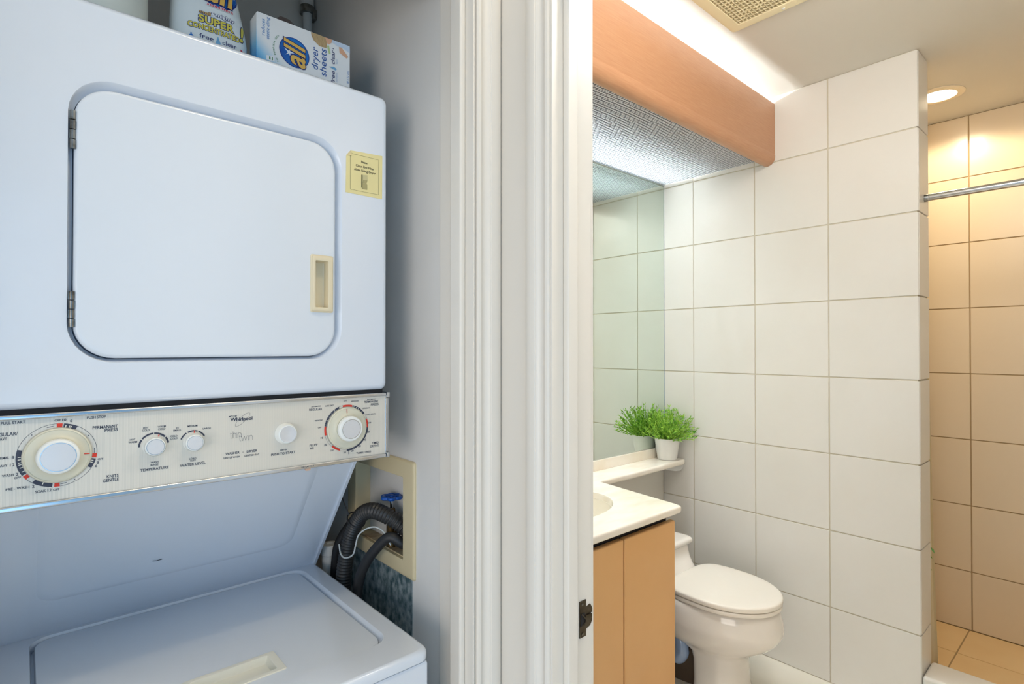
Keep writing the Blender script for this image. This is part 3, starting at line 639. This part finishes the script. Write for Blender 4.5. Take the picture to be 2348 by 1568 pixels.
fshape([(.3444, .5605), (.3597, .5625), (.3598, .5525), (.3443, .5512)], 'white_ink', 'badge', .0003)
fshape([(.3495, .5595), (.3520, .5598), (.3522, .5540), (.3495, .5535)], 'green_ink', 'badge_mark', .0005); fshape([(.3545, .5602), (.3562, .5604), (.3564, .5540), (.3547, .5538)], 'green_ink', 'badge_mark', .0005)
# pipe in the closet corner, and the stained hole beside it
pp = thing('water_pipe', 'short white capped pipe with grey clamp in the closet back corner', 'pipe', (.590, 1.53, .80))
obj('pipe_sleeve', lathe(B(), [(.0175, .955), (.0185, .958), (.0185, 1.022), (.0175, 1.025)], (.590, 1.535, 0), 'z', 24), 'pvc', pp)
obj('lower_pipe', lathe(B(), [(.0125, .80), (.0125, .96)], (.591, 1.535, 0), 'z', 20), 'pvc', pp)
b = lathe(B(), [(.0195, .936), (.0200, .938), (.0200, .954), (.0195, .956)], (.590, 1.535, 0), 'z', 24); box(b, (.600, 1.520, .922), (.6135, 1.545, .950), .003); obj('pipe_clamp', b, 'steel', pp)
obj('brass_nipple', lathe(B(), [(.015, 1.02), (.017, 1.028), (.012, 1.04), (.0085, 1.042), (.0085, CE)], (.590, 1.535, 0), 'z', 20), 'brass_old', pp)
b = B(); pts = [(.50, .84), (.512, .905), (.53, .925), (.555, .924), (.578, .908), (.596, .88), (.60, .83), (.55, .82)]
loft(b, [xz(pts, 1.5755), xz(pts, 1.5735)]); obj('stained_patch', b, 'stain', wall_closet, smooth=0)

# ------------------------------------------------------------------ hose box, valve and hoses in the closet
hb = thing('hose_outlet_box', 'cream plastic recessed outlet box frame on the closet side wall', 'outlet box', (WX, 1.15, -.49))
b = B()
def fy(e, x, r=.006): return yz(rrect(.992+e, 1.305-e, -.489+e, -.2415-e, r, 4), x)
def fi(e, x): return yz(rrect(y0+.0005+e, y1-.0005-e, z0+.0005+e, z1-.0005-e, .004, 4), x)
loft(b, [fy(0, WX+.0005), fy(0, WX-.003), fy(.002, WX-.0055), fy(.006, WX-.0065), fi(-.003, WX-.0065), fi(0, WX-.0045), fi(0, WX+.035)], cap0=False, cap1=False)
obj('frame', b, 'cream_frame', hb)
b = B(); box(b, (WX+.034, y0+.001, z0+.001), (WX+.037, y1-.001, z1-.001)); obj('back_plate', b, 'paint_grey', hb, smooth=0)
obj('inner_ledge', bx((WX+.002, y0+.003, z0+.001), (WX+.034, y1-.003, z0+.004)), 'ledge', hb, smooth=0)
# valve
va_ = thing('shutoff_valve', 'brass shutoff valve with a blue wheel handle in the outlet box', 'valve', (.626, 1.118, -.45))
b = B(); vc = (.626, 1.118)
for i in range(12):
    pass
ringp = [(vc[0]+(.0195+.0028*math.cos(6*t))*math.cos(t), vc[1]+(.0195+.0028*math.cos(6*t))*math.sin(t), -.341) for t in [2*math.pi*i/48 for i in range(49)]]
tube(b, ringp, .0042, 10, cap=False)
lathe(b, [(.006, -.346), (.007, -.343), (.006, -.337), (.003, -.335)], (vc[0], vc[1], 0), 'z', 16)
for k in range(3):
    t = math.pi*k/3; tube(b, [(vc[0]-.018*math.cos(t), vc[1]-.018*math.sin(t), -.342), (vc[0], vc[1], -.340), (vc[0]+.018*math.cos(t), vc[1]+.018*math.sin(t), -.342)], .0025, 8)
obj('wheel_handle', b, 'blue_paint', va_)
obj('valve_stem', lathe(B(), [(.0035, -.366), (.0035, -.344)], (vc[0], vc[1], 0), 'z', 12), 'chrome', va_)
b = lathe(B(), [(.0115, -.4515), (.0115, -.400), (.0135, -.398), (.0135, -.385), (.0105, -.382)], (vc[0], vc[1], 0), 'z', 20); lathe(b, [(.0100, -.383), (.0100, -.370), (.0075, -.366)], (vc[0], vc[1], 0), 'z', 6)
obj('valve_body', b, 'brass_old', va_, smooth=25)
# corrugated drain hose
path = smoothpath([(.634, 1.062, -.405), (.618, 1.075, -.388), (.600, 1.098, -.372), (.585, 1.128, -.366), (.577, 1.160, -.378), (.572, 1.185, -.404), (.567, 1.203, -.440), (.562, 1.212, -.482), (.558, 1.218, -.530), (.557, 1.222, -.600), (.557, 1.224, -.70)], 16)
# resample evenly
def resample(P, step):
    out = [P[0]]; acc = 0
    for a, c in zip(P[:-1], P[1:]):
        d = (c-a).length
        while acc+d >= step:
            t = (step-acc)/d; a = a+(c-a)*t; out.append(a); d = (c-a).length; acc = 0
        acc += d
    return out
pts = resample(path, .0018)
b = tube(B(), pts, [.0180 if i % 4 in (0, 1) else .0152 for i in range(len(pts))], 20)
tag(obj('drain_hose', b, 'hose_grey', smooth=60, wn=False), 'ribbed dark grey drain hose arching out of the outlet box', 'hose')
b = tube(B(), smoothpath([(.601, 1.180, -.374), (.596, 1.212, -.392), (.584, 1.245, -.428), (.570, 1.268, -.470), (.568, 1.283, -.515), (.567, 1.29, -.60), (.567, 1.29, -.70)], 8), .0112, 16)
tag(obj('supply_hose', b, 'rubber'), 'smooth black rubber hose left of the ribbed hose', 'hose')
b = tube(B(), smoothpath([(.640, 1.054, -.436), (.618, 1.056, -.428), (.596, 1.072, -.413), (.578, 1.098, -.440), (.566, 1.125, -.478), (.560, 1.146, -.525), (.558, 1.155, -.60), (.558, 1.157, -.70)], 8), .0112, 16)
tag(obj('supply_hose', b, 'rubber'), 'smooth black rubber hose crossing in front, right of the ribbed hose', 'hose')
tie = thing('cable_tie', 'thin black cable tie with a long tail around the hoses', 'cable tie', (.572, 1.19, -.40))
lo_ = []
tdir = Vector((-.10, .55, -.83)).normalized(); e1 = Vector((1, 0, 0)); e2 = tdir.cross(e1).normalized()
for i in range(25):
    t = 2*math.pi*i/24; lo_.append(Vector((.574, 1.188, -.398))+e1*.020*math.cos(t)+e2*.023*math.sin(t))
obj('loop', tube(B(), lo_, .0016, 8), 'rubber', tie)
obj('tail', tube(B(), smoothpath([(.556, 1.187, -.385), (.552, 1.196, -.365), (.550, 1.225, -.335), (.549, 1.243, -.316)], 5), .0014, 8), 'rubber', tie)
b = tube(B(), smoothpath([(.600, 1.075, -.432), (.594, 1.080, -.418), (.590, 1.090, -.404), (.580, 1.110, -.397), (.566, 1.128, -.404), (.556, 1.140, -.418), (.552, 1.145, -.440), (.549, 1.152, -.462), (.542, 1.175, -.474), (.540, 1.195, -.470), (.545, 1.215, -.455)], 5), .0017, 8)
tag(obj('wire_hook', b, 'wire_white'), 'bent white wire hook wrapped around the ribbed hose', 'wire')
b = lathe(B(), [(.020, FL), (.020, -.515), (.022, -.513), (.022, -.492), (.0205, -.489), (.010, -.488), (.008, -.492), (0, -.492)], (.572, 1.325, 0), 'z', 28)
tag(obj('standpipe', b, 'pvc'), 'white capped plastic standpipe low in the closet gap behind hoses', 'pipe')

# ------------------------------------------------------------------ bathroom: mirror, counter, cabinet
mir = tag(obj('wall_mirror', bx((.78, 1.568, -.4985), (2.4175, 1.574, .835)), 'mirror', smooth=0), 'large frameless greenish mirror above the vanity counter', 'mirror')
obj('mirror_edge', bx((2.4175, 1.5676, -.4985), (2.4195, 1.574, .835)), 'mirror_edge', mir, smooth=0)
ZC = -.545
ct = thing('vanity_counter', 'cream stone vanity counter with a narrow shelf running over the toilet', 'counter', (1.6, 1.3, ZC-.03))
plan = [(.78, 1.030), (1.685, 1.030), (1.694, 1.032), (1.699, 1.040), (1.702, 1.06), (1.750, 1.420), (1.754, 1.431), (1.765, 1.436), (2.385, 1.440), (2.405, 1.444), (2.416, 1.456), (2.4175, 1.478), (2.4175, 1.574), (.78, 1.574)]
def inset(P, d):
    out = []; n = len(P)
    for i in range(n):
        a, c, e = Vector(P[i-1]), Vector(P[i]), Vector(P[(i+1) % n])
        n1 = Vector((-(c-a).y, (c-a).x)).normalized(); n2 = Vector((-(e-c).y, (e-c).x)).normalized()
        mm = (n1+n2); mm = mm/max(mm.length_squared/2, .2)
        out.append((c.x+mm.x*d, c.y+mm.y*d))
    return out
SX, SY, SA, SB = 1.375, 1.318, .225, .168
b = B(); sink = [(SX+SA*math.cos(2*math.pi*i/56), SY+SB*math.sin(2*math.pi*i/56)) for i in range(56)]
va, vb = hole_plate(b, xy(inset(plan, .009), ZC), xy(sink, ZC)); prev = va
for e, dz in ((.0045, .0012), (.0012, .0045), (0, .009), (0, .018), (.0012, .0225), (.0045, .0258), (.009, .027)):
    nv = [b.verts.new(p) for p in xy(inset(plan, e), ZC-dz)]; bridge(b, prev, nv); prev = nv
prev = vb
for k, dz in ((.998, .002), (.992, .006), (.992, .022)):
    nv = [b.verts.new((SX+(x-SX)*k, SY+(y-SY)*k, ZC-dz)) for x, y in sink]; bridge(b, prev, nv); prev = nv
obj('slab', b, 'counter', ct, smooth=50)
obj('backsplash', bx((.78, 1.560, ZC), (2.417, 1.575, -.4995), .0015), 'counter', ct)
b = B(); pr_ = [(2.24, ZC-.027), (2.29, ZC-.040), (2.345, ZC-.052), (2.385, ZC-.055), (2.405, ZC-.048), (2.414, ZC-.036), (2.4165, ZC-.027)]
extrude_prof(b, pr_, 'y', 1.458, 1.573); obj('shelf_bracket', b, 'pvc', ct)
sk = thing('basin', 'oval white china basin set under the vanity counter', 'sink', (SX, SY, ZC-.19))
b = B(); loft(b, [xy([(SX+(x-SX)*k, SY+(y-SY)*k) for x, y in sink], ZC-d) for k, d in ((1.03, .0222), (.985, .0222), (.980, .045), (.95, .085), (.86, .125), (.65, .152), (.30, .163), (.09, .166))], cap0=False)
obj('bowl', b, 'sink_china', sk)
obj('drain_ring', lathe(B(), [(.024, ZC-.162), (.024, ZC-.159), (.016, ZC-.160), (.015, ZC-.165), (0, ZC-.166)], (SX, SY, 0), 'z', 28), 'chrome', sk)
cab = thing('vanity_cabinet', 'tan flat-fronted vanity cabinet under the cream counter', 'cabinet', (1.2, 1.3, FL))
for xa in (.785, 1.63): obj('side_panel', bx((xa, 1.0725, FL+.09), (xa+.018, 1.555, -.5735)), 'laminate_edge', cab, smooth=0)
obj('bottom_panel', bx((.803, 1.0725, FL+.09), (1.63, 1.555, FL+.108)), 'laminate_edge', cab, smooth=0)
obj('shaded_finger_rail', bx((.79, 1.068, -.615), (1.655, 1.0725, -.5735)), 'dark_gap', cab, smooth=0)  # near-black colour paints the shade in the finger-pull gap
obj('toe_kick', bx((.79, 1.11, FL), (1.63, 1.53, FL+.09)), 'dark_gap', cab, smooth=0)
for xa, xb in ((.79, 1.102), (1.106, 1.3895), (1.3945, 1.6775)):
    obj('door', bx((xa, 1.046, FL+.10), (xb, 1.068, -.596), .0045, 3), 'laminate', cab)

# valance box with louvre and tubes
val = thing('light_valance', 'peach wooden light valance with silver grid louvre above the mirror', 'light', (1.6, 1.3, .78))
pr_ = [(1.018, 1.049), (1.0172, 1.046), (1.017, .834)]
pr_ += [(1.0185, .831), (1.0185, .828), (1.0160, .826)]
for t in range(0, 181, 15):
    a = math.radians(180+t); pr_.append((1.048+.032*math.cos(a), .819+.034*math.sin(a)))
pr_ += [(1.08, .826), (1.045, .832), (1.045, 1.049)]
b = extrude_prof(B(), pr_, 'x', .78, 2.4185); obj('fascia_board', b, 'wood_peach', val, smooth=30, wn=False)
b = B(); P_ = .0127
lb = B(); x = .785
while x < 2.4185: box(b, (x, 1.082, .8175), (x+.0014, 1.560, .8280)); box(lb, (x-.0002, 1.082, .8162), (x+.0016, 1.560, .8175)); x += P_
y = 1.082
while y < 1.558: box(b, (.785, y, .8176), (2.4185, y+.0014, .8279)); box(lb, (.785, y-.0002, .8163), (2.4185, y+.0016, .8176)); y += .0145
tag(obj('louvre_lit_edge', lb, 'louvre_lit_edge', val, smooth=0), kind='stuff')  # pale strips paint the lit bottom edges of the blades
tag(obj('louvre_grid', b, 'louvre', val, smooth=0), kind='stuff')
obj('louvre_rail', bx((.785, 1.560, .812), (2.4185, 1.567, .830)), 'chrome', val, smooth=0)
for y in (1.37, 1.49):
    for xa, xb in ((.84, 1.60), (1.62, 2.38)):
        obj('tube', lathe(B(), [(.013, xa), (.013, xb)], (0, y, .965), 'x', 16), 'tube_glow', val)
        obj('lamp_holder', bx((xa-.02, y-.03, .985), (xb+.02, y+.03, 1.03), .004), 'fixture_white', val)

# ceiling vent
vent = thing('ceiling_vent', 'yellowed cream ceiling vent grille above the vanity', 'vent', (1.655, .74, CE-.014))
vx0, vx1, vy0, vy1 = 1.49, 1.812, .578, .902
b = B()
def vr(e, z, r=.012): return xy(rrect(vx0+e, vx1-e, vy0+e, vy1-e, r, 5), z)
loft(b, [vr(0, CE-.0005), vr(0, CE-.004), vr(.004, CE-.010), vr(.010, CE-.012), vr(.040, CE-.012, .004), vr(.041, CE-.010, .004), vr(.042, CE-.002, .004)], cap0=False, cap1=False); obj('frame', b, 'vent_cream', vent)
b = B(); x = vx0+.042
while x < vx1-.042: box(b, (x, vy0+.042, CE-.0115), (x+.0022, vy1-.042, CE-.002)); x += .0170
y = vy0+.042
while y < vy1-.042: box(b, (vx0+.042, y, CE-.0115), (vx1-.042, y+.0028, CE-.002)); y += .0122
tag(obj('grille', b, 'vent_cream', vent, smooth=0), kind='stuff')
obj('duct_backing', bx((vx0+.04, vy0+.04, CE-.002), (vx1-.04, vy1-.04, CE-.0006)), 'vent_dark', vent, smooth=0)
b = lathe(B(), [(.005, 0), (.005, -.001), (0, -.002)], (1.792, .725, CE-.012), 'z', 16); obj('screw', b, 'fixture_white', vent)

# shower: downlight, rod, curtain
dl = thing('recessed_downlight', 'lit round recessed downlight in the shower ceiling', 'light', (2.935, .545, CE))
obj('trim_ring', lathe(B(), [(.092, CE-.0005), (.092, CE-.003), (.086, CE-.006), (.064, CE-.007), (.060, CE-.003), (.058, CE-.001)], (2.935, .545, 0), 'z', 48), 'lamp_trim', dl)
obj('lens', lathe(B(), [(.060, CE-.0025), (.045, CE-.009), (.025, CE-.0125), (0, CE-.0135)], (2.935, .545, 0), 'z', 40), 'lamp_glow', dl)
rod = thing('shower_rod', 'thin steel shower curtain rod fixed to the tiled wall end', 'rod', (2.505, .1, .55))
obj('rod_tube', lathe(B(), [(.0125, -.415), (.0125, .508)], (2.505, 0, .553), 'y', 20), 'chrome', rod)
obj('flange', lathe(B(), [(.0140, .5085), (.0140, .505), (.0132, .500), (.0128, .497)], (2.505, 0, .553), 'y', 24), 'steel', rod)
b = B(); nz = 24; Lp = []
for k in range(nz+1):
    z = -1.295+1.55*k/nz; t = k/nz; e = .4985+.032*max(0, (t-.06))**.8
    Lp.append([(2.618+.012*math.sin(i*1.1+.6*t), e+.009*i, z) for i in range(28)]+[(2.6195+.012*math.sin(i*1.1+.6*t), e+.009*i, z) for i in range(27, -1, -1)])
cur = tag(obj('shower_curtain', loft(b, Lp) and b, 'curtain', smooth=60, wn=False), 'pale shower curtain with green leaf print gathered behind the tiled wall end', 'curtain')
random.seed(9); b = B()
for k in range(40):
    z = random.uniform(-1.03, -.78); y = .503+random.uniform(0, .15); l = random.uniform(.016, .028); s = random.choice((.8, 1.2))
    poly(b, [(2.602, y, z), (2.602, y+.012*s, z+l*.4), (2.602, y+.02*s, z+l), (2.602, y+.004*s, z+l*.55)])
obj('leaf_print', b, 'curtain_green', cur, smooth=0)

# ------------------------------------------------------------------ toilet
TC = 2.045
to = thing('toilet', 'white one-piece elongated toilet with closed lid beside the vanity cabinet', 'toilet', (TC, 1.2, FL))
def egg(yf, yb_, hw, z, n=56, p=2.6, wf=.60):
    """plan outline: pointed round front at yf, squarer back at yb_"""
    yc = yf+(yb_-yf)*wf; L = []
    for i in range(n):
        t = 2*math.pi*i/n; c, s = math.sin(t), math.cos(t)
        if s >= 0: L.append((TC+hw*c, yc-(yc-yf)*s, z))
        else:
            k = (abs(c)**p+abs(s)**p)**(-1/p); L.append((TC+hw*c*k, yc-(yb_-yc)*s*k, z))
    return L
F_ = FL
b = B(); loft(b, [egg(*q) for q in (
    (.955, 1.150, .118, F_, 56, 5, .45), (.960, 1.150, .115, F_+.012, 56, 5, .45), (.972, 1.148, .108, F_+.06, 56, 5, .45), (.976, 1.150, .108, F_+.14, 56, 5, .45),
    (.972, 1.165, .110, F_+.170, 56, 4, .48), (.955, 1.22, .118, F_+.190, 56, 3.5, .5), (.925, 1.28, .140, F_+.208, 56, 3, .52), (.888, 1.35, .165, F_+.232, 56, 3, .53), (.858, 1.42, .184, F_+.262, 56, 3, .52), (.844, 1.44, .192, F_+.290, 56, 3, .52), (.843, 1.44, .192, F_+.305, 56, 3, .52), (.847, 1.44, .190, F_+.335, 56, 3, .52),
    (.855, 1.44, .186, F_+.362, 56, 3, .52), (.860, 1.44, .182, F_+.373, 56, 3, .52), (.866, 1.44, .176, F_+.3775, 56, 3, .52), (.875, 1.44, .168, F_+.378, 56, 3, .52))])
obj('bowl', b, 'china', to, smooth=60, wn=False)
b = B(); loft(b, [egg(*q) for q in ((1.10, 1.42, .060, F_), (1.10, 1.42, .056, F_+.03), (1.10, 1.43, .05, F_+.09), (1.10, 1.46, .055, F_+.16), (1.10, 1.48, .08, F_+.24), (1.1, 1.5, .11, F_+.30))]); obj('rear_base', b, 'base_shade', to, smooth=60, wn=False)  # dark brown colour paints the shade behind the pedestal
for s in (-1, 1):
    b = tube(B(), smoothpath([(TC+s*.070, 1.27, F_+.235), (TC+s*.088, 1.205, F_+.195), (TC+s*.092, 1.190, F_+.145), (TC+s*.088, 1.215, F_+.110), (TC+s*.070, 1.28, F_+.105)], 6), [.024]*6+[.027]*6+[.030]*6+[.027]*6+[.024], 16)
    obj('trapway', b, 'trap_blue_sheen', to, smooth=60, wn=False)  # white china; the blue tint paints a cool reflection on it
# tank sweeping up from the deck
def rsec(x0_, x1_, y0_, y1_, r, z): return xy(rrect(x0_, x1_, y0_, y1_, r, 8), z)
b = B(); loft(b, [rsec(TC-h_, TC+h_, yf_, 1.562, min(.05, h_*.4), F_+z) for h_, yf_, z in ((.12, 1.30, .20), (.142, 1.235, .30), (.146, 1.222, .355), (.148, 1.228, .370), (.152, 1.245, .388), (.160, 1.268, .408), (.172, 1.288, .430), (.184, 1.302, .452), (.191, 1.309, .470), (.192, 1.310, .4735))]); obj('tank', b, 'china', to, smooth=60, wn=False)
b = B(); loft(b, [rsec(TC-.200+e, TC+.200-e, 1.300+e, 1.566-e*.5, .03, F_+z) for e, z in ((.006, .4745), (.002, .4755), (0, .478), (0, .488), (.002, .4935), (.007, .4975), (.02, .4995))]); obj('tank_lid', b, 'china', to, smooth=60, wn=False)
def ring_loft(q0, rows_):
    yf, yb_, hw, p, wf = q0
    return [egg(yf+e, yb_-e, hw-e, F_+z, 64, p, wf) for e, z in rows_]
b = B(); loft(b, ring_loft((.851, 1.235, .182, 4, .55), ((.012, .3800), (.003, .3802), (.0005, .3815), (0, .384), (0, .3925), (.001, .3945), (.004, .3955), (.012, .3956)))); obj('seat', b, 'seat_plastic', to, smooth=60, wn=False)
b = B(); loft(b, ring_loft((.849, 1.238, .184, 4, .55), ((.012, .3985), (.002, .3986), (.0004, .3998), (0, .4020), (0, .4110), (.001, .4140), (.004, .4165), (.010, .4180), (.03, .4195), (.08, .4210), (.14, .4216)))); obj('lid', b, 'seat_plastic', to, smooth=60, wn=False)
b = B(); loft(b, [xz([], 0)]) if 0 else None
for s in (-1, 1): lathe(b, [(.011, TC+s*.075-.022), (.013, TC+s*.075-.02), (.013, TC+s*.075+.02), (.011, TC+s*.075+.022)], (0, 1.238, F_+.396), 'x', 16)
obj('lid_hinge', b, 'seat_plastic', to)
b = bx((1.70, 1.553, FL), (2.415, 1.575, FL+.09), .003); struct('baseboard_back', b, 'tile')

# ------------------------------------------------------------------ plant
PX, PY = 2.342, 1.503
pt = thing('potted_plant', 'small bushy green plant in a white pot on the counter shelf', 'plant', (PX, PY, ZC))
obj('pot', lathe(B(), [(.042, ZC), (.0455, ZC+.002), (.0605, ZC+.101), (.0600, ZC+.103), (.0575, ZC+.103), (.0565, ZC+.100), (.054, ZC+.088)], (PX, PY, 0), 'z', 40), 'pot', pt)
obj('soil', lathe(B(), [(.0545, ZC+.080), (.0545, ZC+.090), (0, ZC+.094)], (PX, PY, 0), 'z', 24), 'soil', pt)
random.seed(21); b = B(); st = B()
def leaf(p, d, l, wd_):
    d = d.normalized(); s = d.cross(Vector((random.uniform(-1, 1), random.uniform(-1, 1), random.uniform(-.4, 1)))).normalized()*wd_; n = s.cross(d).normalized()*l*.10
    q = [p, p+d*l*.35+s+n, p+d*l-n*1.5, p+d*l*.35-s+n]; c = p+d*l*.45+n*.2
    V = [b.verts.new(x) for x in q]; cv = b.verts.new(c)
    for i in range(4): b.faces.new((V[i], V[(i+1) % 4], cv))
for k in range(190):
    az = random.uniform(0, 2*math.pi); el_ = math.acos(1-random.random()*.93)*(.80 if k % 6 else .98); L_ = random.uniform(.086, .116)*(1+.42*max(0, math.cos(el_)))
    d = Vector((math.sin(el_)*math.cos(az), math.sin(el_)*math.sin(az), math.cos(el_)+.06))
    r_ = random.uniform(0, .040)*math.sin(el_)**.5; p = Vector((PX+r_*math.cos(az), PY+r_*math.sin(az), ZC+.088)); pp_ = [p.copy()]
    for i in range(8):
        p = p+d*L_/8; d = (d+Vector((random.uniform(-.10, .10), random.uniform(-.10, .10), random.uniform(-.06, .03)))).normalized()
        p.x = min(p.x, 2.408); p.y = min(p.y, 1.556); pp_.append(p.copy())
        if i >= 1:
            for s_ in range(2):
                ld = (d*1.2+Vector((random.uniform(-1, 1), random.uniform(-1, 1), random.uniform(-.5, .8)))*.8)
                l = random.uniform(.015, .026); q = p+ld.normalized()*l
                if q.x < 2.414 and q.y < 1.563: leaf(p, ld, l, random.uniform(.0022, .0036))
    tube(st, pp_, .0007, 4)
tag(obj('foliage', b, 'leaf', pt, smooth=0), kind='stuff'); tag(obj('stems', st, 'leaf', pt, smooth=0), kind='stuff')
bpy.data.objects.remove(FO)
